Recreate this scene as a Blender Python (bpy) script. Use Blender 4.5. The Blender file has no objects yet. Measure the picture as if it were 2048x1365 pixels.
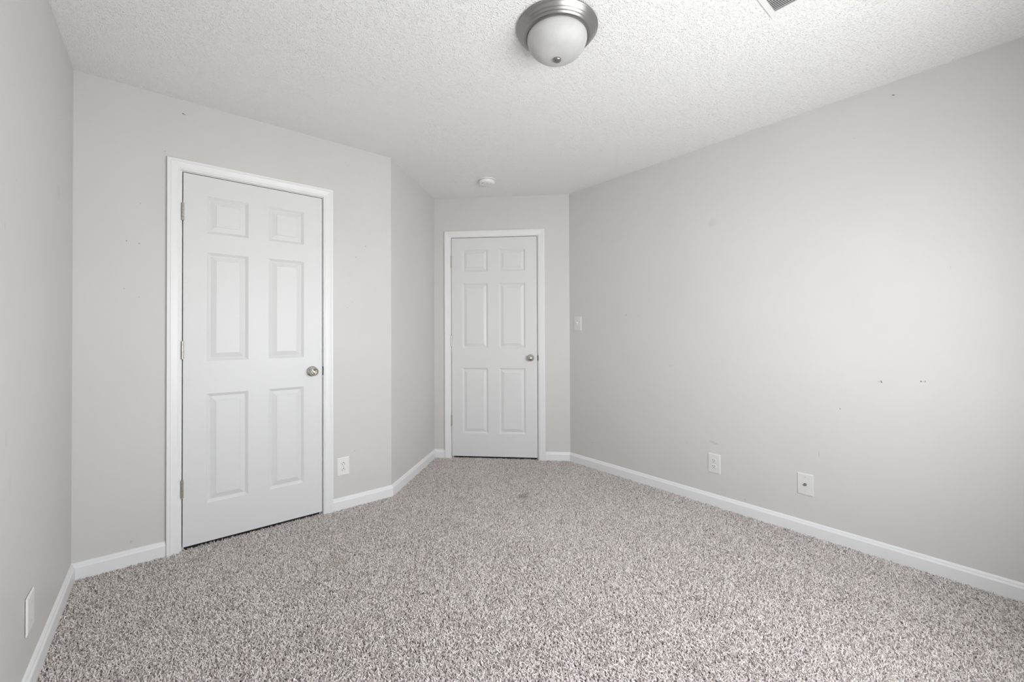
import bpy, bmesh, math, random
import numpy as np
from mathutils import Vector, Matrix

scene = bpy.context.scene
col = scene.collection

# ------------------------------------------------------------------ camera
F_PX = 837.656
cam_d = bpy.data.cameras.new('camera')
cam_d.sensor_width = 36.0
cam_d.sensor_fit = 'HORIZONTAL'
cam_d.lens = F_PX * 36.0 / 2048.0
cam_d.shift_y = (659.73 - 682.5) / 2048.0
cam_d.clip_start = 0.02
cam = bpy.data.objects.new('camera', cam_d)
col.objects.link(cam)
_yaw, _pit, _rol = math.radians(39.78577), math.radians(0.47868), math.radians(-0.23901)
_fw = Vector((math.sin(_yaw) * math.cos(_pit), math.cos(_yaw) * math.cos(_pit), math.sin(_pit)))
_r = Vector((math.cos(_yaw), -math.sin(_yaw), 0))
_u = _r.cross(_fw)
_r2 = _r * math.cos(_rol) + _u * math.sin(_rol)
_u2 = -_r * math.sin(_rol) + _u * math.cos(_rol)
cam.matrix_world = Matrix(((_r2.x, _u2.x, -_fw.x, 0.33458), (_r2.y, _u2.y, -_fw.y, -2.88552),
                           (_r2.z, _u2.z, -_fw.z, 1.16454), (0, 0, 0, 1)))
scene.camera = cam

# ------------------------------------------------------------------ sky, daylight window, exposure
YR = -3.25                                   # rear wall
WIN = (0.70, 2.34, 0.56, 1.82)               # window opening in the rear wall: x0, x1, z0, z1
SKY_STRENGTH = 12.3
world = bpy.data.worlds.new('world')
scene.world = world
world.use_nodes = True
wn = world.node_tree
bg = wn.nodes['Background']
tc = wn.nodes.new('ShaderNodeTexCoord')
sx = wn.nodes.new('ShaderNodeSeparateXYZ')
rmp_w = wn.nodes.new('ShaderNodeValToRGB')                    # by height of the direction: ground, added brighter horizon band, overcast sky
el = rmp_w.color_ramp.elements
SKY = [(0.00, (1.00, 1.00, 1.015)), (0.36, (1.00, 1.00, 1.015)), (0.45, (1.20, 1.21, 1.24)), (0.56, (1.20, 1.215, 1.26)), (0.66, (0.985, 1.01, 1.09)), (1.00, (0.985, 1.01, 1.09))]
el[0].position, el[1].position = SKY[0][0], SKY[-1][0]
el[0].color, el[1].color = (*SKY[0][1], 1), (*SKY[-1][1], 1)
for (p_, c_) in SKY[1:-1]:
    el.new(p_).color = (*c_, 1)
mz = wn.nodes.new('ShaderNodeMath')
mz.operation = 'MULTIPLY_ADD'
mz.inputs[1].default_value = 0.5
mz.inputs[2].default_value = 0.5
wn.links.new(tc.outputs['Generated'], sx.inputs[0])
wn.links.new(sx.outputs['Z'], mz.inputs[0])
wn.links.new(mz.outputs[0], rmp_w.inputs['Fac'])
wn.links.new(rmp_w.outputs['Color'], bg.inputs['Color'])
bg.inputs['Strength'].default_value = SKY_STRENGTH

por_d = bpy.data.lights.new('window_daylight', 'AREA')
por_d.shape = 'RECTANGLE'
por_d.size = WIN[1] - WIN[0]
por_d.size_y = WIN[3] - WIN[2]
por_d.cycles.is_portal = True
por = bpy.data.objects.new('window_daylight', por_d)
col.objects.link(por)
por.location = ((WIN[0] + WIN[1]) / 2, YR - 0.125, (WIN[2] + WIN[3]) / 2)
por.rotation_euler = (math.radians(90), 0, 0)              # -Z of the lamp points to +Y, into the room

vs = scene.view_settings
vs.view_transform = 'Standard'
vs.look = 'None'
vs.gamma = 1.0
vs.use_curve_mapping = False
vs.exposure = 0.0
scene.cycles.max_bounces = 12
scene.cycles.diffuse_bounces = 6
scene.cycles.sample_clamp_indirect = 10.0
scene.cycles.use_denoising = True
scene.cycles.use_adaptive_sampling = True
scene.cycles.adaptive_threshold = 0.08

# ------------------------------------------------------------------ material helpers
def mat(name, rgb, rough=0.5, metal=0.0, spec=0.5):
    m = bpy.data.materials.new(name)
    m.use_nodes = True
    b = m.node_tree.nodes['Principled BSDF']
    b.inputs['Base Color'].default_value = (*rgb, 1)
    b.inputs['Roughness'].default_value = rough
    b.inputs['Metallic'].default_value = metal
    b.inputs['Specular IOR Level'].default_value = spec
    return m

def N(m, kind, **kw):
    n = m.node_tree.nodes.new(kind)
    for k, v in kw.items():
        setattr(n, k, v)
    return n

def L(m, a, b):
    m.node_tree.links.new(a, b)

def bsdf(m):
    return m.node_tree.nodes['Principled BSDF']

def obj_coord(m):
    return N(m, 'ShaderNodeTexCoord').outputs['Object']

def noise(m, vec, scale, detail=2.0, rough=0.5):
    n = N(m, 'ShaderNodeTexNoise')
    n.inputs['Scale'].default_value = scale
    n.inputs['Detail'].default_value = detail
    n.inputs['Roughness'].default_value = rough
    L(m, vec, n.inputs['Vector'])
    return n.outputs['Fac']

def math_n(m, op, a, b=None, c=None):
    n = N(m, 'ShaderNodeMath', operation=op)
    for i, v in enumerate((a, b, c)):
        if v is None:
            continue
        if isinstance(v, (int, float)):
            n.inputs[i].default_value = v
        else:
            L(m, v, n.inputs[i])
    return n.outputs[0]

def bump(m, height, strength, dist):
    n = N(m, 'ShaderNodeBump')
    n.inputs['Strength'].default_value = strength
    n.inputs['Distance'].default_value = dist
    L(m, height, n.inputs['Height'])
    L(m, n.outputs[0], bsdf(m).inputs['Normal'])
    return n

def maprange(m, v, a, b, c, d, smooth=False):
    n = N(m, 'ShaderNodeMapRange')
    if smooth:
        n.interpolation_type = 'SMOOTHSTEP'
    L(m, v, n.inputs['Value'])
    for k, x in zip(('From Min', 'From Max', 'To Min', 'To Max'), (a, b, c, d)):
        n.inputs[k].default_value = x
    return n.outputs[0]

def mixc(m, fac, a, b):
    n = N(m, 'ShaderNodeMix', data_type='RGBA')
    for key, v in (('Factor', fac), ('A', a), ('B', b)):
        if isinstance(v, tuple):
            n.inputs[key].default_value = (*v, 1)
        elif isinstance(v, (int, float)):
            n.inputs[key].default_value = v
        else:
            L(m, v, n.inputs[key])
    return n.outputs['Result']

WALL_RGB = (0.624, 0.616, 0.594)

def wall_mat(name, marks=(), texture=None):
    """Grey eggshell paint; marks are small scuffs (centre, radii, amount) in room coordinates."""
    m = mat(name, WALL_RGB, 0.5, 0, 0.35)
    vec = obj_coord(m)
    big = noise(m, vec, 1.7, 3)
    c = mixc(m, maprange(m, big, 0.35, 0.65, 0, 1), tuple(x * 0.985 for x in WALL_RGB), tuple(x * 1.015 for x in WALL_RGB))
    for (ctr, rad, amt) in marks:
        s = N(m, 'ShaderNodeVectorMath', operation='SUBTRACT')
        L(m, vec, s.inputs[0])
        s.inputs[1].default_value = ctr
        k = N(m, 'ShaderNodeVectorMath', operation='MULTIPLY')
        L(m, s.outputs[0], k.inputs[0])
        k.inputs[1].default_value = tuple(1.0 / x for x in rad)
        ln = N(m, 'ShaderNodeVectorMath', operation='LENGTH')
        L(m, k.outputs[0], ln.inputs[0])
        f = maprange(m, ln.outputs['Value'], 1.0, 0.55, 0, amt)
        c = mixc(m, f, c, (0.09, 0.085, 0.08))
    L(m, c, bsdf(m).inputs['Base Color'])
    h = noise(m, vec, 160, 2)
    if texture:                                     # a patch of heavy roller texture
        (x0, x1, x2, z0, z1) = texture
        sp = N(m, 'ShaderNodeSeparateXYZ')
        L(m, vec, sp.inputs[0])
        fx = math_n(m, 'MULTIPLY', maprange(m, sp.outputs['X'], x0, x1, 0, 1, True), maprange(m, sp.outputs['X'], x2 + 0.05, x2, 0, 1, True))
        fz = maprange(m, sp.outputs['Z'], z0, z1, 0, 1, True)
        n2 = noise(m, vec, 34, 2)
        h = math_n(m, 'ADD', math_n(m, 'MULTIPLY', h, 0.12), math_n(m, 'MULTIPLY', n2, math_n(m, 'MULTIPLY', math_n(m, 'MULTIPLY', fx, fz), 5.0)))
        bump(m, h, 0.25, 0.004)
    else:
        bump(m, h, 0.06, 0.002)
    return m

M_trim = mat('white_trim_paint', (0.80, 0.80, 0.797), 0.38, 0, 0.45)
M_door = mat('white_door_paint', (0.71, 0.71, 0.707), 0.42, 0, 0.4)
_v = N(M_door, 'ShaderNodeMapping')
L(M_door, obj_coord(M_door), _v.inputs['Vector'])
_v.inputs['Scale'].default_value = (90, 90, 6)
bump(M_door, noise(M_door, _v.outputs[0], 3.0, 4, 0.6), 0.045, 0.002)
M_plate = mat('white_plastic', (0.80, 0.80, 0.785), 0.32, 0, 0.5)
M_ivory = mat('aged_white_plastic', (0.70, 0.70, 0.675), 0.35, 0, 0.5)
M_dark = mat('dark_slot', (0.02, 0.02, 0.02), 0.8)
M_gap = mat('dark_box', (0.05, 0.05, 0.05), 0.9)
M_nickel = mat('brushed_nickel', (0.34, 0.336, 0.328), 0.36, 1.0)
M_chrome = mat('polished_nickel', (0.56, 0.55, 0.51), 0.10, 1.0)
M_brass = mat('tarnished_hinge_metal', (0.55, 0.52, 0.45), 0.34, 1.0)
M_hole = mat('gap_blocker_darkness', (0.25, 0.25, 0.24), 0.8)  # dark grey of the light-blocking boxes added behind the doors
M_strike = mat('dark_strike_metal', (0.10, 0.097, 0.09), 0.4, 1.0)
M_screw = mat('painted_screw', (0.55, 0.55, 0.53), 0.4, 0.3)
M_winframe = mat('white_vinyl', (0.82, 0.82, 0.82), 0.35)

M_glass = bpy.data.materials.new('window_glass')
M_glass.use_nodes = True
_nt = M_glass.node_tree
_nt.nodes.remove(_nt.nodes['Principled BSDF'])
_tr = _nt.nodes.new('ShaderNodeBsdfTransparent')
_tr.inputs[0].default_value = (0.96, 0.97, 0.965, 1)
_gl = _nt.nodes.new('ShaderNodeBsdfGlossy')
_gl.inputs['Roughness'].default_value = 0.02
_ms = _nt.nodes.new('ShaderNodeMixShader')
_ms.inputs[0].default_value = 0.06
_nt.links.new(_tr.outputs[0], _ms.inputs[1])
_nt.links.new(_gl.outputs[0], _ms.inputs[2])
_nt.links.new(_ms.outputs[0], _nt.nodes['Material Output'].inputs['Surface'])

# alabaster glass of the ceiling light
M_alab = mat('alabaster_glass', (0.74, 0.74, 0.735), 0.5, 0, 0.5)
_vec = obj_coord(M_alab)
_w = noise(M_alab, _vec, 11, 4, 0.6)
L(M_alab, mixc(M_alab, maprange(M_alab, _w, 0.35, 0.7, 0, 1), (0.47, 0.47, 0.468), (0.57, 0.57, 0.567)), bsdf(M_alab).inputs['Base Color'])

# popcorn ceiling
M_ceil = mat('popcorn_ceiling', (0.875, 0.875, 0.87), 0.9, 0, 0.1)
_vec = obj_coord(M_ceil)
_wv = N(M_ceil, 'ShaderNodeTexNoise')
_wv.inputs['Scale'].default_value = 60
L(M_ceil, _vec, _wv.inputs['Vector'])
_ad = N(M_ceil, 'ShaderNodeVectorMath', operation='MULTIPLY_ADD')
L(M_ceil, _wv.outputs['Color'], _ad.inputs[0])
_ad.inputs[1].default_value = (0.012, 0.012, 0.012)
L(M_ceil, _vec, _ad.inputs[2])
_vo = N(M_ceil, 'ShaderNodeTexVoronoi', feature='SMOOTH_F1')
_vo.inputs['Scale'].default_value = 175
_vo.inputs['Smoothness'].default_value = 0.35
L(M_ceil, _ad.outputs[0], _vo.inputs['Vector'])
_lump = maprange(M_ceil, _vo.outputs['Distance'], 0.1, 0.62, 1, 0, True)
_pick = maprange(M_ceil, noise(M_ceil, _vec, 75, 2), 0.38, 0.62, 0.15, 1.0)
_h = math_n(M_ceil, 'MULTIPLY', _lump, _pick)
_pv = N(M_ceil, 'ShaderNodeTexVoronoi', feature='F1')          # small pits between the lumps
_pv.inputs['Scale'].default_value = 85
L(M_ceil, _ad.outputs[0], _pv.inputs['Vector'])
_pit = math_n(M_ceil, 'MULTIPLY', maprange(M_ceil, _pv.outputs['Distance'], 0.10, 0.24, 1, 0, True), maprange(M_ceil, noise(M_ceil, _vec, 20, 2), 0.42, 0.58, 0.0, 2.2))
_h = math_n(M_ceil, 'SUBTRACT', _h, _pit)
bump(M_ceil, _h, 0.55, 0.0060)

# carpet pile
M_carpet = mat('carpet_yarn', (0.5, 0.47, 0.45), 0.95, 0, 0.05)
_hi = N(M_carpet, 'ShaderNodeHairInfo')
_ge = N(M_carpet, 'ShaderNodeNewGeometry')
_rmp = N(M_carpet, 'ShaderNodeValToRGB')
_cr = _rmp.color_ramp
_cr.elements[0].position = 0.0
_cr.elements[0].color = (0.32, 0.282, 0.264, 1)
_cr.elements[1].position = 1.0
_cr.elements[1].color = (0.87, 0.82, 0.78, 1)
_e = _cr.elements.new(0.4)
_e.color = (0.70, 0.648, 0.612, 1)
L(M_carpet, _hi.outputs['Random'], _rmp.inputs['Fac'])
_c = _rmp.outputs['Color']
def _stain(ctr, rad, rgb, amt):
    global _c
    s = N(M_carpet, 'ShaderNodeVectorMath', operation='SUBTRACT')
    L(M_carpet, _ge.outputs['Position'], s.inputs[0])
    s.inputs[1].default_value = ctr
    k = N(M_carpet, 'ShaderNodeVectorMath', operation='MULTIPLY')
    L(M_carpet, s.outputs[0], k.inputs[0])
    k.inputs[1].default_value = (1 / rad[0], 1 / rad[1], 0)
    ln = N(M_carpet, 'ShaderNodeVectorMath', operation='LENGTH')
    L(M_carpet, k.outputs[0], ln.inputs[0])
    wob = noise(M_carpet, _ge.outputs['Position'], 14, 3)
    d = math_n(M_carpet, 'ADD', ln.outputs['Value'], math_n(M_carpet, 'MULTIPLY', math_n(M_carpet, 'SUBTRACT', wob, 0.5), 1.2))
    _c = mixc(M_carpet, maprange(M_carpet, d, 1.0, 0.2, 0, amt), _c, rgb)
STAINS = True
if STAINS:
    _stain((2.31, -0.62, 0), (0.07, 0.06), (0.25, 0.225, 0.21), 0.55)
    _stain((1.02, -0.66, 0), (0.10, 0.045), (0.47, 0.42, 0.32), 0.30)
L(M_carpet, _c, bsdf(M_carpet).inputs['Base Color'])
M_backing = mat('carpet_backing', (0.16, 0.145, 0.135), 1.0, 0, 0.0)

# ------------------------------------------------------------------ mesh helpers
class MB:
    """Collects shapes in (u, d, z): u to the right along the wall as one faces it, d out of the wall, z up."""
    def __init__(self, mirror=True):
        self.bm = bmesh.new()
        self.mirror = mirror

    def v(self, p):
        return self.bm.verts.new((-p[0] if self.mirror else p[0], p[1], p[2]))

    def box(self, a, b, bevel=0.0, seg=2):
        vs_ = [self.v((a[0] if i & 1 else b[0], a[1] if i & 2 else b[1], a[2] if i & 4 else b[2])) for i in range(8)]
        fs = [(0, 1, 3, 2), (4, 6, 7, 5), (0, 4, 5, 1), (2, 3, 7, 6), (0, 2, 6, 4), (1, 5, 7, 3)]
        faces = [self.bm.faces.new([vs_[i] for i in f]) for f in fs]
        if bevel:
            es = list({e for f in faces for e in f.edges})
            bmesh.ops.bevel(self.bm, geom=es, offset=bevel, segments=seg, profile=0.5, affect='EDGES')
        return self

    def face(self, pts):
        self.bm.faces.new([self.v(p) for p in pts])

    def lathe(self, prof, ctr, axis, seg=32):
        """prof: (radius, along) pairs; axis 'd' or 'z'."""
        rings = []
        for (r, h) in prof:
            if r < 1e-6:
                p = (ctr[0], ctr[1] + h, ctr[2]) if axis == 'd' else (ctr[0], ctr[1], ctr[2] + h)
                rings.append([self.v(p)])
                continue
            ring = []
            for i in range(seg):
                a = 2 * math.pi * i / seg
                if axis == 'd':
                    ring.append(self.v((ctr[0] + r * math.cos(a), ctr[1] + h, ctr[2] + r * math.sin(a))))
                else:
                    ring.append(self.v((ctr[0] + r * math.cos(a), ctr[1] + r * math.sin(a), ctr[2] + h)))
            rings.append(ring)
        for a, b in zip(rings, rings[1:]):
            for i in range(seg):
                j = (i + 1) % seg
                q = [a[i % len(a)], a[j % len(a)], b[j % len(b)], b[i % len(b)]]
                q = list(dict.fromkeys(q))
                if len(q) > 2:
                    self.bm.faces.new(q)
        for ring in (rings[0], rings[-1]):
            if len(ring) > 2:
                self.bm.faces.new(ring)
        return self

    def build(self, name, material, parent=None, smooth=35, recalc=True):
        if recalc:
            bmesh.ops.recalc_face_normals(self.bm, faces=self.bm.faces[:])
        me = bpy.data.meshes.new(name)
        self.bm.to_mesh(me)
        self.bm.free()
        me.materials.append(material)
        if smooth:
            me.polygons.foreach_set('use_smooth', [True] * len(me.polygons))
            me.set_sharp_from_angle(angle=math.radians(smooth))
        o = bpy.data.objects.new(name, me)
        col.objects.link(o)
        if parent:
            o.parent = parent
        return o

def tag(o, label=None, cat=None, kind=None, group=None):
    for k, v in (('label', label), ('category', cat), ('kind', kind), ('group', group)):
        if v:
            o[k] = v
    return o

def empty(name, matrix):
    o = bpy.data.objects.new(name, None)
    o.empty_display_size = 0.05
    col.objects.link(o)
    o.matrix_world = matrix
    return o

# ------------------------------------------------------------------ room plan
H = 2.44
TH = 0.115
W = 3.19607
C0, C1, C2, C3 = Vector((0, 0)), Vector((1.60080, 0)), Vector((2.30671, 0.63015)), Vector((W, -0.27449))
LEFT_DX = -YR * -math.tan(math.radians(0.38304))                 # the wall is a hair out of square
PLAN = [Vector((LEFT_DX, YR)), C0, C1, C2, C3, Vector((W, YR))]      # clockwise from above
SIDES = ['left', 'back', 'angle', 'entry', 'right', 'rear']

def perp(d):
    return Vector((d.y, -d.x))                                      # points into the room for this winding

def miter(i, dist):
    """Corner i moved by dist into the room (negative: outward)."""
    p0, p1, p2 = PLAN[i - 1], PLAN[i], PLAN[(i + 1) % len(PLAN)]
    a, b = (p1 - p0).normalized(), (p2 - p1).normalized()
    na, nb = perp(a), perp(b)
    k = (na + nb)
    return p1 + k * (dist * 2 / k.length_squared) if k.length_squared > 1e-9 else p1 + na * dist

def wall_frame(side, s):
    i = SIDES.index(side)
    p, q = PLAN[i], PLAN[(i + 1) % len(PLAN)]
    t = (q - p).normalized()
    n = perp(t)
    o = p + t * s
    # local x = minus the direction to the right, local y = into the room
    return Matrix(((-t.x, n.x, 0, o.x), (-t.y, n.y, 0, o.y), (0, 0, 1, 0), (0, 0, 0, 1)))

def make_wall(side, holes, material, label):
    i = SIDES.index(side)
    p, q = PLAN[i], PLAN[(i + 1) % len(PLAN)]
    po, qo = miter(i, -TH), miter((i + 1) % len(PLAN), -TH)
    t = (q - p).normalized()
    n = perp(t)
    ln = (q - p).length
    ss = sorted({0.0, ln, *[x for h in holes for x in h[:2]]})
    zs = sorted({-0.10, H, *[x for h in holes for x in h[2:]]})
    def solid(a, b):
        if a < 0 or b < 0 or a >= len(ss) - 1 or b >= len(zs) - 1:
            return False
        s, z = (ss[a] + ss[a + 1]) / 2, (zs[b] + zs[b + 1]) / 2
        return not any(h[0] < s < h[1] and h[2] < z < h[3] for h in holes)
    bm = bmesh.new()
    cache = {}
    def vert(a, b, back):
        k = (a, b, back)
        if k not in cache:
            if back:
                xy = po if a == 0 else qo if a == len(ss) - 1 else p + t * ss[a] - n * TH
            else:
                xy = p + t * ss[a]
            cache[k] = bm.verts.new((xy.x, xy.y, zs[b]))
        return cache[k]
    for a in range(len(ss) - 1):
        for b in range(len(zs) - 1):
            if not solid(a, b):
                continue
            for back in (0, 1):
                f = [vert(a, b, back), vert(a + 1, b, back), vert(a + 1, b + 1, back), vert(a, b + 1, back)]
                bm.faces.new(f)
            for (da, db, e) in ((-1, 0, ((a, b), (a, b + 1))), (1, 0, ((a + 1, b), (a + 1, b + 1))),
                                (0, -1, ((a, b), (a + 1, b))), (0, 1, ((a, b + 1), (a + 1, b + 1)))):
                if not solid(a + da, b + db):
                    (k0, k1) = e
                    bm.faces.new([vert(*k0, 0), vert(*k1, 0), vert(*k1, 1), vert(*k0, 1)])
    bmesh.ops.recalc_face_normals(bm, faces=bm.faces[:])
    me = bpy.data.meshes.new('wall_' + side)
    bm.to_mesh(me)
    bm.free()
    me.materials.append(material)
    o = bpy.data.objects.new('wall_' + side, me)
    col.objects.link(o)
    return tag(o, label, 'wall', 'structure')

def prism(name, pts, z0, z1, material):
    bm = bmesh.new()
    lo = [bm.verts.new((p.x, p.y, z0)) for p in pts]
    hi = [bm.verts.new((p.x, p.y, z1)) for p in pts]
    bm.faces.new(lo)
    bm.faces.new(hi)
    for k in range(len(pts)):
        j = (k + 1) % len(pts)
        bm.faces.new([lo[k], lo[j], hi[j], hi[k]])
    bmesh.ops.recalc_face_normals(bm, faces=bm.faces[:])
    me = bpy.data.meshes.new(name)
    bm.to_mesh(me)
    bm.free()
    me.materials.append(material)
    o = bpy.data.objects.new(name, me)
    col.objects.link(o)
    return o

# door data along their walls: slab, jamb faces, casing edges
D1 = dict(s0=0.4170, s1=1.1285, z0=0.013, z1=2.0470, j0=0.4122, j1=1.1332, jt=2.0522, c0=0.4050, c1=1.1370, ct=2.0555, cw=0.0572)
D2 = dict(s0=0.1675, s1=0.9710, z0=0.014, z1=2.0600, j0=0.1628, j1=0.9762, jt=2.0648, c0=0.1590, c1=0.9850, ct=2.0670, cw=0.0575)
JT = 0.018
def hole(d):
    return (d['j0'] - JT, d['j1'] + JT, -0.10, d['jt'] + JT)

def amark(x, z, rx, rz, k):
    return ((x, 0, z), (rx, 0.02, rz), k)
def dmark(y, z, ry, rz, k):
    return ((W, y, z), (0.02, ry, rz), k)
def lmark(y, z, ry, rz, k):
    return ((0, y, z), (0.02, ry, rz), k)
A_marks = [amark(0.4150, 2.3670, 0.0060, 0.0035, 0.75), amark(0.4200, 2.3640, 0.0070, 0.0025, 0.75), amark(0.2429, 1.8436, 0.003, 0.003, 0.35),
           amark(0.1901, 1.6422, 0.0035, 0.0035, 0.7), amark(0.2376, 1.6358, 0.0035, 0.0035, 0.6), amark(0.1814, 1.3999, 0.003, 0.003, 0.35),
           amark(0.2383, 1.3573, 0.003, 0.003, 0.3), amark(0.3397, 2.1400, 0.0035, 0.0035, 0.4), amark(1.2756, 2.3268, 0.004, 0.004, 0.3),
           amark(1.4145, 1.7730, 0.0045, 0.0045, 0.5), amark(1.3488, 1.6889, 0.003, 0.006, 0.3), amark(1.2913, 1.3406, 0.004, 0.003, 0.4),
           amark(1.3214, 1.3791, 0.004, 0.003, 0.25), amark(1.3372, 0.3679, 0.004, 0.006, 0.25), amark(0.2109, 0.1094, 0.006, 0.010, 0.15)]
D_marks = [dmark(-2.4975, 2.3735, 0.0060, 0.0035, 0.8), dmark(-2.5030, 2.3700, 0.0035, 0.0030, 0.7), dmark(-2.3414, 2.2073, 0.003, 0.003, 0.3),
           dmark(-1.5793, 1.9074, 0.035, 0.035, 0.07), dmark(-0.8837, 1.3045, 0.007, 0.004, 0.4), dmark(-0.9990, 1.2965, 0.004, 0.008, 0.3),
           dmark(-2.6931, 1.4675, 0.0015, 0.010, 0.2), dmark(-2.4290, 0.9036, 0.005, 0.007, 0.22), dmark(-2.4385, 0.9060, 0.0028, 0.006, 0.85),
           dmark(-2.4405, 0.9020, 0.0032, 0.005, 0.85), dmark(-2.5878, 0.9184, 0.0040, 0.0040, 0.9), dmark(-2.5960, 0.9184, 0.005, 0.004, 0.2),
           dmark(-2.6025, 0.9190, 0.0025, 0.0055, 0.75), dmark(-2.2650, 0.7420, 0.0025, 0.0040, 0.6), dmark(-2.2670, 0.7400, 0.0028, 0.0035, 0.6),
           dmark(-1.5650, 0.4200, 0.022, 0.010, 0.14), dmark(-1.5900, 0.4130, 0.020, 0.010, 0.14), dmark(-2.1675, 0.4698, 0.0022, 0.022, 0.2),
           dmark(-1.3871, 0.3804, 0.010, 0.008, 0.08), dmark(-1.7709, 0.0926, 0.004, 0.004, 0.3), dmark(-0.5334, 0.2113, 0.006, 0.006, 0.3),
           dmark(-1.2654, 0.9202, 0.025, 0.012, 0.05)]
L_marks = [lmark(-0.3387, 1.7598, 0.045, 0.035, 0.09), lmark(-0.9629, 1.6317, 0.006, 0.006, 0.25), lmark(-1.0751, 1.4717, 0.004, 0.018, 0.22),
           lmark(-1.0538, 0.8685, 0.012, 0.030, 0.10), lmark(-1.0121, 0.7299, 0.02, 0.05, 0.05)]

make_wall('left', [], wall_mat('wall_paint_left', L_marks), 'narrow strip of grey wall running past the camera, with a blank plate low on it')
make_wall('back', [hole(D1)], wall_mat('wall_paint_back', A_marks, (1.15, 1.30, 1.60, 1.25, 1.9)), 'grey painted wall around the nearer six-panel door')
make_wall('angle', [], wall_mat('wall_paint_angle'), 'short bare grey wall turning at an angle into the entry nook')
make_wall('entry', [hole(D2)], wall_mat('wall_paint_entry'), 'grey wall of the nook around the farther six-panel door')
make_wall('right', [], wall_mat('wall_paint_right', D_marks), 'long bare grey wall with light switch, outlet and cable plate')
win_hole = (W - WIN[1], W - WIN[0], WIN[2], WIN[3])
make_wall('rear', [win_hole], wall_mat('wall_paint_rear'), 'grey wall behind the camera with the daylight window')

OUTER = [miter(i, -TH) for i in range(len(PLAN))]
tag(prism('ceiling', OUTER, H, H + 0.10, M_ceil), 'white popcorn textured ceiling', 'ceiling', 'structure')

# unseen boxes added behind the two doors to block light and keep their gaps dark
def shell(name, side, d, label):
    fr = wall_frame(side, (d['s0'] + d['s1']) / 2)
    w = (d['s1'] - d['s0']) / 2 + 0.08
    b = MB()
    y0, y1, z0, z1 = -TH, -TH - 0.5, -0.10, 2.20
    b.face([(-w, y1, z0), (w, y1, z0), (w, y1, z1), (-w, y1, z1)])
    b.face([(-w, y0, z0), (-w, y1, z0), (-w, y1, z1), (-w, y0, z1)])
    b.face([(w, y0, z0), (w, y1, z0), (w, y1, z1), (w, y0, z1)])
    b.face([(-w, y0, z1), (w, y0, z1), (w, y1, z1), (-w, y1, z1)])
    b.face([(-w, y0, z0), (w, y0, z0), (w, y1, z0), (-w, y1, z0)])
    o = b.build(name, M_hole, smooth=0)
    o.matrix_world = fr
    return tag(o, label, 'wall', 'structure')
shell('wall_gap_blocker_near', 'back', D1, 'dark box added behind the nearer door to keep its gaps dark')
shell('wall_gap_blocker_far', 'entry', D2, 'dark box added behind the farther door to keep its gaps dark')

# ------------------------------------------------------------------ floor and carpet pile
PILE_BASE = -0.017
floor = prism('floor', OUTER, -0.10, PILE_BASE, M_backing)
tag(floor, 'grey beige cut pile carpet floor of the empty room', 'carpet', 'structure')

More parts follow.
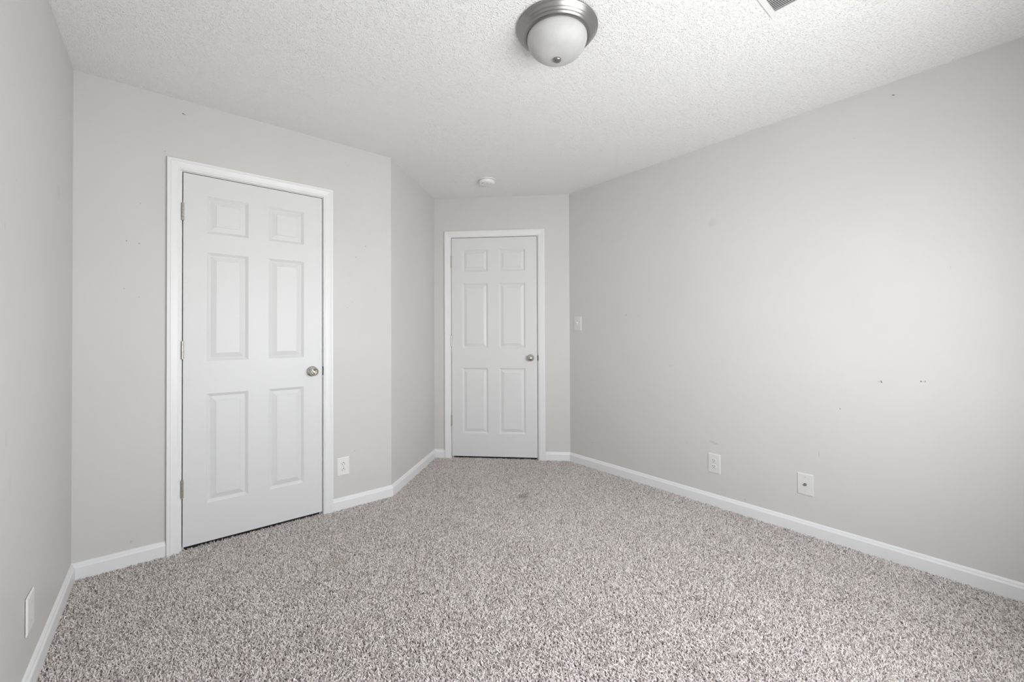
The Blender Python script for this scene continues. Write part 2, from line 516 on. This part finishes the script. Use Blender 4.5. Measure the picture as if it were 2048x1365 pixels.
def build_pile():
    rng = np.random.default_rng(7)
    sp = 0.0047
    x0, x1, y0, y1 = -0.05, W + 0.02, YR, 0.70
    nx, ny = int((x1 - x0) / sp), int((y1 - y0) / sp)
    gx, gy = np.meshgrid(np.arange(nx), np.arange(ny), indexing='ij')
    P = np.stack([x0 + (gx.ravel() + rng.uniform(0, 1, nx * ny)) * sp, y0 + (gy.ravel() + rng.uniform(0, 1, nx * ny)) * sp], 1)
    def inside(pts, poly):
        res = np.zeros(len(pts), bool)
        for k in range(len(poly)):
            (ax, ay), (bx, by) = poly[k - 1], poly[k]
            c = ((ay > pts[:, 1]) != (by > pts[:, 1])) & (pts[:, 0] < (bx - ax) * (pts[:, 1] - ay) / (by - ay + 1e-12) + ax)
            res ^= c
        return res
    inner = [tuple(miter(i, 0.014)) for i in range(len(PLAN))]
    keep = inside(P, inner)
    for side, d in (('back', D1), ('entry', D2)):             # under the doors
        i = SIDES.index(side)
        p, q = PLAN[i], PLAN[i + 1]
        t = (q - p).normalized()
        n = perp(t)
        rel = P - np.array(p)
        s, dd = rel @ np.array(t), rel @ np.array(n)
        keep |= (s > d['j0'] + 0.004) & (s < d['j1'] - 0.004) & (dd < 0.02) & (dd > -0.012)
    P = P[keep]
    n = len(P)
    # slow drift of the lean across the room (foot tracks, vacuum marks)
    def field(seed, k):
        r = np.random.default_rng(seed)
        a = np.zeros(n)
        for _ in range(10):
            w = r.normal(0, k, 2)
            a += np.cos(P @ w + r.uniform(0, 6.28))
        return a / math.sqrt(5)
    lean = np.stack([field(1, 3.0) * 0.30, field(2, 3.0) * 0.30], 1) * 0.6 + np.stack([field(3, 12.0), field(4, 12.0)], 1) * 0.14
    # neighbouring yarns clump into tufts with dark gaps between them
    cell = 0.0115
    cx_, cy_ = np.floor(P[:, 0] / cell).astype(int), np.floor(P[:, 1] / cell).astype(int)
    best = np.full(n, 9.0)
    tc_ = np.zeros((n, 2))
    for ox in (-1, 0, 1):
        for oy in (-1, 0, 1):
            ix, iy = cx_ + ox, cy_ + oy
            h1 = np.modf(np.sin(ix * 127.1 + iy * 311.7) * 43758.5453)[0] % 1.0
            h2 = np.modf(np.sin(ix * 269.5 + iy * 183.3) * 43758.5453)[0] % 1.0
            q = np.stack([(ix + h1) * cell, (iy + h2) * cell], 1)
            dd2 = np.linalg.norm(q - P, axis=1)
            nb_ = dd2 < best
            best[nb_] = dd2[nb_]
            tc_[nb_] = q[nb_]
    clump = (tc_ - P) / 0.012 * 0.95
    tall = 1.0 - 0.35 * np.clip(best / 0.009, 0, 1)
    ang = rng.uniform(0, 2 * np.pi, n)
    own = np.stack([np.cos(ang), np.sin(ang)], 1) * (0.20 + 0.85 * rng.uniform(0, 1, n))[:, None]
    dirv = lean + clump + own
    length = (0.0165 + 0.0060 * rng.uniform(0, 1, n)) * tall
    K = 5
    pts = np.zeros((n, K, 3), np.float32)
    curl = rng.normal(0, 1, (n, 2)) * 0.0026
    for k in range(K):
        f = k / (K - 1)
        lat = dirv * (f ** 1.6 * 0.62 * length)[:, None] + curl * math.sin(f * 5.2)
        pts[:, k, :2] = P + lat
        nl = np.minimum(np.linalg.norm(dirv, axis=1) * f ** 1.2 * 0.60, 0.92)
        pts[:, k, 2] = PILE_BASE + length * f * np.sqrt(1 - nl ** 2)
    # yarn that leans into a wall or door stays on the carpet's side of it
    hc = bpy.data.hair_curves.new('carpet_pile')
    hc.add_curves([K] * n)
    hc.attributes['position'].data.foreach_set('vector', pts.ravel())
    rad = np.tile(np.array([0.0013, 0.0016, 0.0017, 0.0016, 0.0011], np.float32), n)
    at = hc.attributes.get('radius') or hc.attributes.new('radius', 'FLOAT', 'POINT')
    at.data.foreach_set('value', rad)
    hc.materials.append(M_carpet)
    o = bpy.data.objects.new('carpet_pile', hc)
    col.objects.link(o)
    o.parent = floor
    o['kind'] = 'stuff'
    o['label'] = 'grey beige twisted carpet yarn'
    return n
print('yarns', build_pile())

# ------------------------------------------------------------------ baseboards
BASE = [(0.0, -0.02), (0.0145, -0.02), (0.0145, 0.052), (0.0125, 0.0565), (0.0095, 0.0600), (0.0085, 0.0655), (0.0055, 0.0705), (0.0, 0.0735)]

def baseboard(name, side, s0, s1, label):
    """s0/s1 None: run to the corner with a miter; a number: stop square against a casing."""
    i = SIDES.index(side)
    p, q = PLAN[i], PLAN[(i + 1) % len(PLAN)]
    t = (q - p).normalized()
    n = perp(t)
    bm = bmesh.new()
    ends = []
    for e, s in ((0, s0), (1, s1)):
        ring = []
        for (d, z) in BASE:
            if s is None:
                xy = miter((i + e) % len(PLAN), d)
            else:
                xy = p + t * s + n * d
            ring.append(bm.verts.new((xy.x, xy.y, z)))
        ends.append(ring)
    for k in range(len(BASE)):
        j = (k + 1) % len(BASE)
        bm.faces.new([ends[0][k], ends[0][j], ends[1][j], ends[1][k]])
    bm.faces.new(ends[0])
    bm.faces.new(ends[1])
    bmesh.ops.recalc_face_normals(bm, faces=bm.faces[:])
    me = bpy.data.meshes.new(name)
    bm.to_mesh(me)
    bm.free()
    me.materials.append(M_trim)
    o = bpy.data.objects.new(name, me)
    col.objects.link(o)
    return tag(o, label, 'baseboard', 'structure')

d1l, d1r = D1['c0'] - D1['cw'], D1['c1'] + D1['cw']
d2l, d2r = D2['c0'] - D2['cw'], D2['c1'] + D2['cw']
baseboard('baseboard_left', 'left', None, None, 'white baseboard below the blank wall plate')
baseboard('baseboard_back_corner', 'back', None, d1l - 0.001, 'short white baseboard on the hinge side of the nearer door')
baseboard('baseboard_back', 'back', d1r + 0.001, None, 'white baseboard under the outlet beside the nearer door')
baseboard('baseboard_angle', 'angle', None, None, 'white baseboard of the angled wall into the nook')
baseboard('baseboard_entry_corner', 'entry', None, d2l - 0.001, 'tiny white baseboard piece on the hinge side of the farther door')
baseboard('baseboard_entry', 'entry', d2r + 0.001, None, 'short white baseboard on the knob side of the farther door')
baseboard('baseboard_right', 'right', None, None, 'long white baseboard of the wall with the switch and outlets')
baseboard('baseboard_rear', 'rear', None, None, 'white baseboard of the window wall')

# ------------------------------------------------------------------ doors
CASE = [(0.0, 0.0), (0.0, 0.0085), (0.0015, 0.0100), (0.0090, 0.0100), (0.0105, 0.0120), (0.0200, 0.0128), (0.0330, 0.0150),
        (0.0400, 0.0165), (0.0425, 0.0150), (0.0450, 0.0165), (0.0550, 0.0165), (0.0572, 0.0145), (0.0572, 0.0)]

def case_piece(kind, d, c):
    """One mitred casing board; kind 'l', 'r' or 't'."""
    b = MB()
    k = d['cw'] / 0.0572
    prof = [(x * k, y * 1.15) for x, y in CASE]
    ends = ([], [])
    for (x, y) in prof:
        if kind == 't':
            ends[0].append(b.v((d['c0'] - x - c, y, d['ct'] + x)))
            ends[1].append(b.v((d['c1'] + x - c, y, d['ct'] + x)))
        else:
            u = d['c0'] - x if kind == 'l' else d['c1'] + x
            ends[0].append(b.v((u - c, y, -0.012)))
            ends[1].append(b.v((u - c, y, d['ct'] + x)))
    m = len(prof)
    for i in range(m):
        j = (i + 1) % m
        b.bm.faces.new([ends[0][i], ends[0][j], ends[1][j], ends[1][i]])
    b.bm.faces.new(ends[0])
    b.bm.faces.new(ends[1])
    return b

PANEL = [(0.0, 0.0), (0.0015, -0.0018), (0.0040, -0.0030), (0.0090, -0.0065), (0.0140, -0.0105), (0.0165, -0.0110), (0.0400, -0.0030), (0.0415, -0.0032), (0.0430, -0.0006)]

def slab_mesh(d, c, panels):
    b = MB()
    u0, u1 = d['s0'] - c, d['s1'] - c
    us = sorted({u0, u1, *[x - c for p in panels for x in p[:2]]})
    zs = sorted({d['z0'], d['z1'], *[x for p in panels for x in p[2:]]})
    th = 0.035
    pset = {(round(p[0] - c, 5), round(p[2], 5)) for p in panels}
    for i in range(len(us) - 1):
        for j in range(len(zs) - 1):
            a = (us[i], us[i + 1], zs[j], zs[j + 1])
            if (round(a[0], 5), round(a[2], 5)) in pset:
                rings = [[(a[0] + o, h, a[2] + o), (a[1] - o, h, a[2] + o), (a[1] - o, h, a[3] - o), (a[0] + o, h, a[3] - o)] for o, h in PANEL]
                for r0, r1 in zip(rings, rings[1:]):
                    for k in range(4):
                        b.face([r0[k], r0[(k + 1) % 4], r1[(k + 1) % 4], r1[k]])
                b.face(rings[-1])
            else:
                b.face([(a[0], 0, a[2]), (a[1], 0, a[2]), (a[1], 0, a[3]), (a[0], 0, a[3])])
    z0, z1 = d['z0'], d['z1']
    b.face([(u0, -th, z0), (u1, -th, z0), (u1, -th, z1), (u0, -th, z1)])
    b.face([(u0, 0, z0), (u0, -th, z0), (u0, -th, z1), (u0, 0, z1)])
    b.face([(u1, 0, z0), (u1, -th, z0), (u1, -th, z1), (u1, 0, z1)])
    b.face([(u0, 0, z1), (u1, 0, z1), (u1, -th, z1), (u0, -th, z1)])
    b.face([(u0, 0, z0), (u1, 0, z0), (u1, -th, z0), (u0, -th, z0)])
    bmesh.ops.remove_doubles(b.bm, verts=b.bm.verts[:], dist=1e-5)
    return b

def make_door(n, side, d, panels, knob, hinges, label, knob_kind):
    c = (d['s0'] + d['s1']) / 2
    root = empty('door_%d' % n, wall_frame(side, c))
    tag(root, label, 'door', 'structure')
    slab_mesh(d, c, panels).build('door_panel', M_door, root, smooth=20)
    for k in ('l', 'r', 't'):
        case_piece(k, d, c).build('casing', M_trim, root, smooth=30)
    # jamb: two legs, head and the stops behind the slab, one lining
    b = MB()
    j0, j1, jt = d['j0'] - c, d['j1'] - c, d['jt']
    b.box((j0 - JT, -TH, -0.03), (j0, 0, jt + JT))
    b.box((j1, -TH, -0.03), (j1 + JT, 0, jt + JT))
    b.box((j0, -TH, jt), (j1, 0, jt + JT))
    b.box((j0, -0.065, -0.03), (j0 + 0.011, -0.037, jt))
    b.box((j1 - 0.011, -0.065, -0.03), (j1, -0.037, jt))
    b.box((j0 + 0.011, -0.065, jt - 0.011), (j1 - 0.011, -0.037, jt))
    b.build('jamb', M_trim, root, smooth=0)
    # hinges: knuckles and two leaves each
    hx = (d['s0'] + d['j0']) / 2 - c
    for (z0, z1) in hinges:
        b = MB()
        m = 5
        for k in range(m):
            a0, a1 = z0 + (z1 - z0) * k / m + 0.0004, z0 + (z1 - z0) * (k + 1) / m - 0.0004
            b.lathe([(0.0, 0), (0.0056, 0), (0.0062, 0.0006), (0.0062, a1 - a0 - 0.0006), (0.0056, a1 - a0), (0.0, a1 - a0)], (hx, 0.0052, a0), 'z', 16)
        b.lathe([(0.0, 0), (0.0035, 0.0), (0.0040, 0.0015), (0.0, 0.004)], (hx, 0.0052, z1), 'z', 12)
        b.lathe([(0.0, -0.004), (0.0040, -0.0015), (0.0035, 0.0), (0.0, 0.0)], (hx, 0.0052, z0), 'z', 12)
        b.box((hx - 0.0014, -0.030, z0), (hx - 0.0002, 0.004, z1))
        b.box((hx + 0.0002, -0.030, z0), (hx + 0.0014, 0.004, z1))
        b.build('hinge', M_brass, root, smooth=40)
    # knob: rosette, neck and ball with a dished privacy button face
    ku, kz = knob[0] - c, knob[1]
    b = MB()
    if knob_kind == 'privacy':
        prof = [(0.0120, 0.004), (0.0120, 0.020), (0.0135, 0.024), (0.0200, 0.028), (0.0255, 0.034), (0.0272, 0.042), (0.0268, 0.049), (0.0245, 0.055),
                (0.0215, 0.0585), (0.0190, 0.0590), (0.0175, 0.0570), (0.0165, 0.0550), (0.0130, 0.0540), (0.0120, 0.0560), (0.0100, 0.0565), (0.0085, 0.0545), (0.0060, 0.0550), (0.0040, 0.0585), (0.0, 0.0590)]
    else:
        prof = [(0.0120, 0.004), (0.0120, 0.020), (0.0135, 0.024), (0.0200, 0.028), (0.0255, 0.034), (0.0275, 0.042), (0.0268, 0.050), (0.0235, 0.057),
                (0.0180, 0.0615), (0.0100, 0.0640), (0.0060, 0.0645), (0.0055, 0.0635), (0.0, 0.0635)]
    kb = b.lathe(prof, (ku, 0, kz), 'd', 40).build('door_knob', M_chrome, root, smooth=40)
    kb['label'] = 'silver round door knob'
    b = MB()
    b.lathe([(0.0330, 0.0002), (0.0330, 0.0020), (0.0310, 0.0045), (0.0200, 0.0085), (0.0150, 0.0095), (0.0, 0.0095)], (ku, 0, kz), 'd', 40)
    b.build('rosette', M_chrome, kb, smooth=40)
    # strike plate on the jamb edge with the latch in the gap
    b = MB()
    lu = d['j1'] - c
    b.box((d['s1'] - c + 0.0002, -0.022, kz - 0.020), (lu + 0.0006, -0.004, kz + 0.020))
    b.box((lu - 0.0012, -0.030, kz - 0.030), (lu + 0.0001, 0.0008, kz + 0.030))
    b.box((lu - 0.0012, 0.0001, kz - 0.026), (lu + 0.0042, 0.0014, kz + 0.026), 0.0005, 1)
    b.build('strike_plate', M_strike, root, smooth=30)
    return root

def six(xs, zs):
    return [(x0, x1, z0, z1) for (x0, x1) in xs for (z0, z1) in zs]
make_door(1, 'back', D1, six([(0.5215, 0.7190), (0.8245, 1.0198)], [(0.2260, 0.8320), (1.0165, 1.6225), (1.7305, 1.9370)]),
          (1.0682, 0.9255), [(0.2808, 0.3765), (1.0317, 1.1279), (1.7849, 1.8801)],
          'nearer white six-panel door in the back wall with three hinges and silver knob', 'privacy')
make_door(2, 'entry', D2, six([(0.2690, 0.5120), (0.6165, 0.8625)], [(0.2290, 0.8400), (1.0245, 1.6315), (1.7420, 1.9515)]),
          (0.9090, 0.9350), [(0.2950, 0.3930), (1.0432, 1.1421), (1.7932, 1.8924)],
          'farther white six-panel door in the entry nook with round silver knob', 'passage')

# ------------------------------------------------------------------ wall plates
def screw(b, u, d, z, r=0.0032):
    b.lathe([(r, -0.001), (r, 0.0006), (r * 0.8, 0.0012), (0.0, 0.0013)], (u, d, z), 'd', 14)
    return b

def plate_body(w, h, t=0.0055):
    """Cover plate with sloping edges."""
    b = MB()
    prof = [(0.0, 0.0), (0.0, t * 0.45), (0.0045, t), ]
    rings = []
    for (o, y) in prof:
        x, z = w / 2 - o, h / 2 - o
        rings.append([b.v((-x, y, -z)), b.v((x, y, -z)), b.v((x, y, z)), b.v((-x, y, z))])
    for r0, r1 in zip(rings, rings[1:]):
        for k in range(4):
            b.bm.faces.new([r0[k], r0[(k + 1) % 4], r1[(k + 1) % 4], r1[k]])
    b.bm.faces.new(rings[0])
    b.bm.faces.new(rings[-1])
    return b

def wall_empty(name, side, s, z, label, cat, group=None):
    m = wall_frame(side, s)
    m[2][3] = z
    return tag(empty(name, m), label, cat, None, group)

T = 0.0055
def outlet(side, s, z, w, h, ground_up, label, material, rgap=0.0195):
    r = wall_empty('wall_outlet', side, s, z, label, 'outlet', 'duplex wall outlets')
    plate_body(w, h).build('cover_plate', material, r, smooth=30)
    for sgn in (1, -1):
        zc = sgn * rgap
        b = MB()                                                  # rounded face with flat top and bottom
        ring = []
        for k in range(32):
            a = 2 * math.pi * k / 32
            ring.append((0.0172 * math.cos(a), max(-0.0135, min(0.0135, 0.0172 * math.sin(a)))))
        lo = [b.v((x, T - 0.001, zc + y)) for x, y in ring]
        mid = [b.v((x, T + 0.0012, zc + y)) for x, y in ring]
        hi = [b.v((x * 0.94, T + 0.0020, zc + y * 0.94)) for x, y in ring]
        for A, B in ((lo, mid), (mid, hi)):
            for k in range(32):
                b.bm.faces.new([A[k], A[(k + 1) % 32], B[(k + 1) % 32], B[k]])
        b.bm.faces.new(lo)
        b.bm.faces.new(hi)
        rec = b.build('receptacle', material, r, smooth=30)
        g = 1 if ground_up else -1
        y0, y1 = T + 0.0008, T + 0.0023
        b = MB()
        b.box((-0.0078, y0, zc - g * 0.0035 - 0.0042), (-0.0054, y1, zc - g * 0.0035 + 0.0042))
        b.box((0.0054, y0, zc - g * 0.0035 - 0.0036), (0.0078, y1, zc - g * 0.0035 + 0.0036))
        b.lathe([(0.0028, 0.0), (0.0028, y1 - y0), (0.0, y1 - y0)], (0, y0, zc + g * 0.0068), 'd', 14)
        b.build('slot', M_dark, rec, smooth=0)
    screw(MB(), 0, T, 0).build('screw', M_screw, r)
    return r

outlet('back', 1.2622, 0.2785, 0.0795, 0.1200, True, 'white outlet low on the back wall beside the nearer door', M_plate)
sR = lambda y: -0.27449 - y
o2 = outlet('right', sR(-1.5780), 0.2790, 0.0830, 0.1300, False, 'off-white outlet on the long wall, nearer the switch than the cable plate', M_ivory)

r = wall_empty('cable_plate', 'right', sR(-2.1005), 0.2812, 'off-white plate with one coaxial cable jack on the long wall above its baseboard', 'cable plate')
plate_body(0.0805, 0.1240).build('cover_plate', M_ivory, r, smooth=30)
b = MB()
b.lathe([(0.0, T - 0.001), (0.0078, T - 0.001), (0.0078, T + 0.0025), (0.0050, T + 0.0025), (0.0050, T + 0.0120), (0.0042, T + 0.0125), (0.0034, T + 0.0125), (0.0034, T + 0.006), (0.0, T + 0.006)], (0, 0, 0), 'd', 18)
b.build('coaxial_jack', M_nickel, r, smooth=40)
for z in (0.0415, -0.0415):
    screw(MB(), 0, T, z).build('screw', M_screw, r)

r = wall_empty('light_switch', 'right', sR(-0.3735), 1.2470, 'white single toggle light switch on the long wall near the nook', 'light switch')
plate_body(0.0860, 0.1260).build('cover_plate', M_ivory, r, smooth=30)
b = MB()
b.box((-0.0052, T - 0.001, -0.0120), (0.0052, T + 0.0010, 0.0120), 0.0004, 1)
pts = [(T, -0.0055), (T + 0.0135, 0.0075), (T + 0.0160, 0.0130), (T + 0.0125, 0.0140), (T, 0.0065)]
fr_, bk_ = [b.v((-0.0036, y, z)) for y, z in pts], [b.v((0.0036, y, z)) for y, z in pts]
b.bm.faces.new(fr_)
b.bm.faces.new(bk_)
for k in range(5):
    b.bm.faces.new([fr_[k], fr_[(k + 1) % 5], bk_[(k + 1) % 5], bk_[k]])
b.build('toggle', M_plate, r, smooth=30)
for z in (0.0300, -0.0300):
    screw(MB(), 0, T, z).build('screw', M_screw, r)

sL = lambda y: (y - YR) / math.cos(math.radians(0.383))
r = wall_empty('blank_plate', 'left', sL(-0.7955), 0.2520, 'white blank cover plate standing a little off the wall past the corner', 'wall plate')
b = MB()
b.box((-0.0400, 0.0, -0.0530), (0.0400, 0.0016, 0.0530))  # dark sheet standing in for the shadow gap behind the plate
b.build('plate_gap_shade', M_dark, r, smooth=0)
b = plate_body(0.0900, 0.1210, 0.0050)
bmesh.ops.translate(b.bm, verts=b.bm.verts[:], vec=(0, 0.0016, 0))
b.build('cover_plate', M_plate, r, smooth=30)
for z in (0.0300, -0.0300):
    screw(MB(), 0, 0.0066, z).build('screw', M_screw, r)

# ------------------------------------------------------------------ ceiling light
LX, LY = 1.5968, -1.6715
r = tag(empty('ceiling_light', Matrix.Translation((LX, LY, H))), 'round flush ceiling light with frosted white glass bowl and brushed nickel ring', 'ceiling light')
b = MB(False)
b.lathe([(0.0, 0.0), (0.150, 0.0), (0.150, -0.004), (0.1650, -0.004), (0.1680, -0.006), (0.1685, -0.010), (0.1660, -0.0125), (0.1640, -0.014),
         (0.1600, -0.0185), (0.1560, -0.0250), (0.1540, -0.0262), (0.1510, -0.0290), (0.1480, -0.0335), (0.1460, -0.0345), (0.1430, -0.0370),
         (0.1400, -0.0415), (0.1380, -0.0425), (0.1330, -0.0445), (0.1290, -0.0450), (0.1265, -0.0440), (0.1265, -0.030), (0.0, -0.030)], (0, 0, 0), 'z', 96)
b.build('mounting_pan', M_nickel, r, smooth=50)
b = MB(False)
prof = [(0.0, -0.040), (0.120, -0.040), (0.1245, -0.0410)]
for k in range(1, 25):
    a = math.pi / 2 * k / 24
    prof.append((0.1250 * math.cos(a) ** 0.9 if k < 24 else 0.0, -0.0420 - 0.089 * math.sin(a)))
b.lathe(prof, (0, 0, 0), 'z', 96)
b.build('glass_shade', M_alab, r, smooth=60)
b = MB(False)
b.lathe([(0.0, -0.124), (0.0080, -0.124), (0.0090, -0.1300), (0.0150, -0.1308), (0.0172, -0.1330), (0.0170, -0.1360), (0.0145, -0.1392), (0.0095, -0.1412), (0.0040, -0.1420), (0.0, -0.1421)], (0, 0, 0), 'z', 32)
b.build('finial', M_nickel, r, smooth=50)

# ------------------------------------------------------------------ smoke detector
r = tag(empty('smoke_detector', Matrix.Translation((2.4020, -0.0850, H))), 'small round white smoke detector on the ceiling near the nook', 'smoke detector')
b = MB(False)
b.lathe([(0.0, 0.0), (0.072, 0.0), (0.072, -0.006), (0.070, -0.008), (0.0, -0.008)], (0, 0, 0), 'z', 48)
b.build('base_plate', M_plate, r, smooth=40)
b = MB(False)
b.lathe([(0.0, -0.008), (0.060, -0.008), (0.060, -0.012), (0.067, -0.012), (0.0675, -0.016), (0.063, -0.030), (0.059, -0.034), (0.050, -0.036), (0.030, -0.037), (0.0, -0.037)], (0, 0, 0), 'z', 48)
b.build('housing', M_plate, r, smooth=40)
b = MB(False)
b.lathe([(0.0, -0.0365), (0.010, -0.0365), (0.010, -0.039), (0.008, -0.0400), (0.0, -0.0400)], (-0.005, -0.032, 0), 'z', 20)
b.build('test_button', M_plate, r, smooth=40)
b = MB(False)
for (x, y, rr) in ((-0.050, 0.000, 0.0035), (-0.046, -0.014, 0.0025)):
    b.lathe([(0.0, -0.030), (rr, -0.030), (rr, -0.0370), (0.0, -0.0372)], (x, y, 0), 'z', 12)
b.build('indicator_light', M_gap, r, smooth=0)

# ------------------------------------------------------------------ ceiling vent
VX, VY = 2.2185, -2.2640                                   # corner toward the nook
vw, vl = 0.260, 0.310
r = tag(empty('ceiling_vent', Matrix.Translation((VX - vw / 2, VY - vl / 2, H))), 'white rectangular ceiling vent with narrow slats, cut by the picture edge', 'vent')
b = MB(False)
hw, hl, m_, t_ = vw / 2, vl / 2, 0.0235, 0.006
out = [[(-hw, -hl, 0), (hw, -hl, 0), (hw, hl, 0), (-hw, hl, 0)],
       [(-hw, -hl, -0.002), (hw, -hl, -0.002), (hw, hl, -0.002), (-hw, hl, -0.002)],
       [(-hw + 0.004, -hl + 0.004, -t_), (hw - 0.004, -hl + 0.004, -t_), (hw - 0.004, hl - 0.004, -t_), (-hw + 0.004, hl - 0.004, -t_)],
       [(-hw + m_, -hl + m_, -t_), (hw - m_, -hl + m_, -t_), (hw - m_, hl - m_, -t_), (-hw + m_, hl - m_, -t_)],
       [(-hw + m_, -hl + m_, 0), (hw - m_, -hl + m_, 0), (hw - m_, hl - m_, 0), (-hw + m_, hl - m_, 0)]]
rings = [[b.v(p) for p in ring] for ring in out]
for k in range(len(rings)):
    A, B = rings[k], rings[(k + 1) % len(rings)]
    for i in range(4):
        b.bm.faces.new([A[i], A[(i + 1) % 4], B[(i + 1) % 4], B[i]])
b.build('vent_frame', M_trim, r, smooth=0)
b = MB(False)
b.box((-hw + m_, -hl + m_, -0.0012), (hw - m_, hl - m_, -0.0002))  # dark sheet on the uncut ceiling, painted as the shade between the slats
b.build('duct_shade_sheet', M_gap, r, smooth=0)
x = -hw + m_ + 0.006
while x < hw - m_ - 0.004:
    b = MB(False)
    p = [(x - 0.0036, -0.0056), (x - 0.0030, -0.0064), (x + 0.0040, -0.0030), (x + 0.0036, -0.0022)]
    e0, e1 = [b.v((q[0], -hl + m_, q[1])) for q in p], [b.v((q[0], hl - m_, q[1])) for q in p]
    b.bm.faces.new(e0)
    b.bm.faces.new(e1)
    for k in range(4):
        b.bm.faces.new([e0[k], e0[(k + 1) % 4], e1[(k + 1) % 4], e1[k]])
    b.build('slat', M_trim, r, smooth=0)
    x += 0.0098

# ------------------------------------------------------------------ window in the rear wall (daylight source, behind the camera)
root = tag(empty('window_1', wall_frame('rear', W - (WIN[0] + WIN[1]) / 2)), 'white double hung window in the wall behind the camera', 'window', 'structure')
hw, z0, z1 = (WIN[1] - WIN[0]) / 2, WIN[2], WIN[3]
b = MB()
f = 0.035
b.box((-hw, -0.10, z0), (-hw + f, -0.02, z1))
b.box((hw - f, -0.10, z0), (hw, -0.02, z1))
b.box((-hw + f, -0.10, z0), (hw - f, -0.02, z0 + f))
b.box((-hw + f, -0.10, z1 - f), (hw - f, -0.02, z1))
b.build('window_frame', M_winframe, root, smooth=0)
zm = (z0 + z1) / 2
for (a, c, dd) in ((z0 + f, zm + 0.02, -0.045), (zm - 0.02, z1 - f, -0.075)):
    b = MB()
    s_ = 0.03
    u = hw - f
    b.box((-u, dd - 0.012, a), (-u + s_, dd + 0.012, c))
    b.box((u - s_, dd - 0.012, a), (u, dd + 0.012, c))
    b.box((-u + s_, dd - 0.012, a), (u - s_, dd + 0.012, a + s_))
    b.box((-u + s_, dd - 0.012, c - s_), (u - s_, dd + 0.012, c))
    sash = b.build('sash', M_winframe, root, smooth=0)
    b = MB()
    b.face([(-u + s_, dd, a + s_), (u - s_, dd, a + s_), (u - s_, dd, c - s_), (-u + s_, dd, c - s_)])
    b.build('pane', M_glass, sash, smooth=0)
b = MB()
b.box((-hw - 0.06, -0.02, z0 - 0.02), (hw + 0.06, 0.035, z0), 0.004, 2)
b.build('window_sill', M_trim, root, smooth=0)
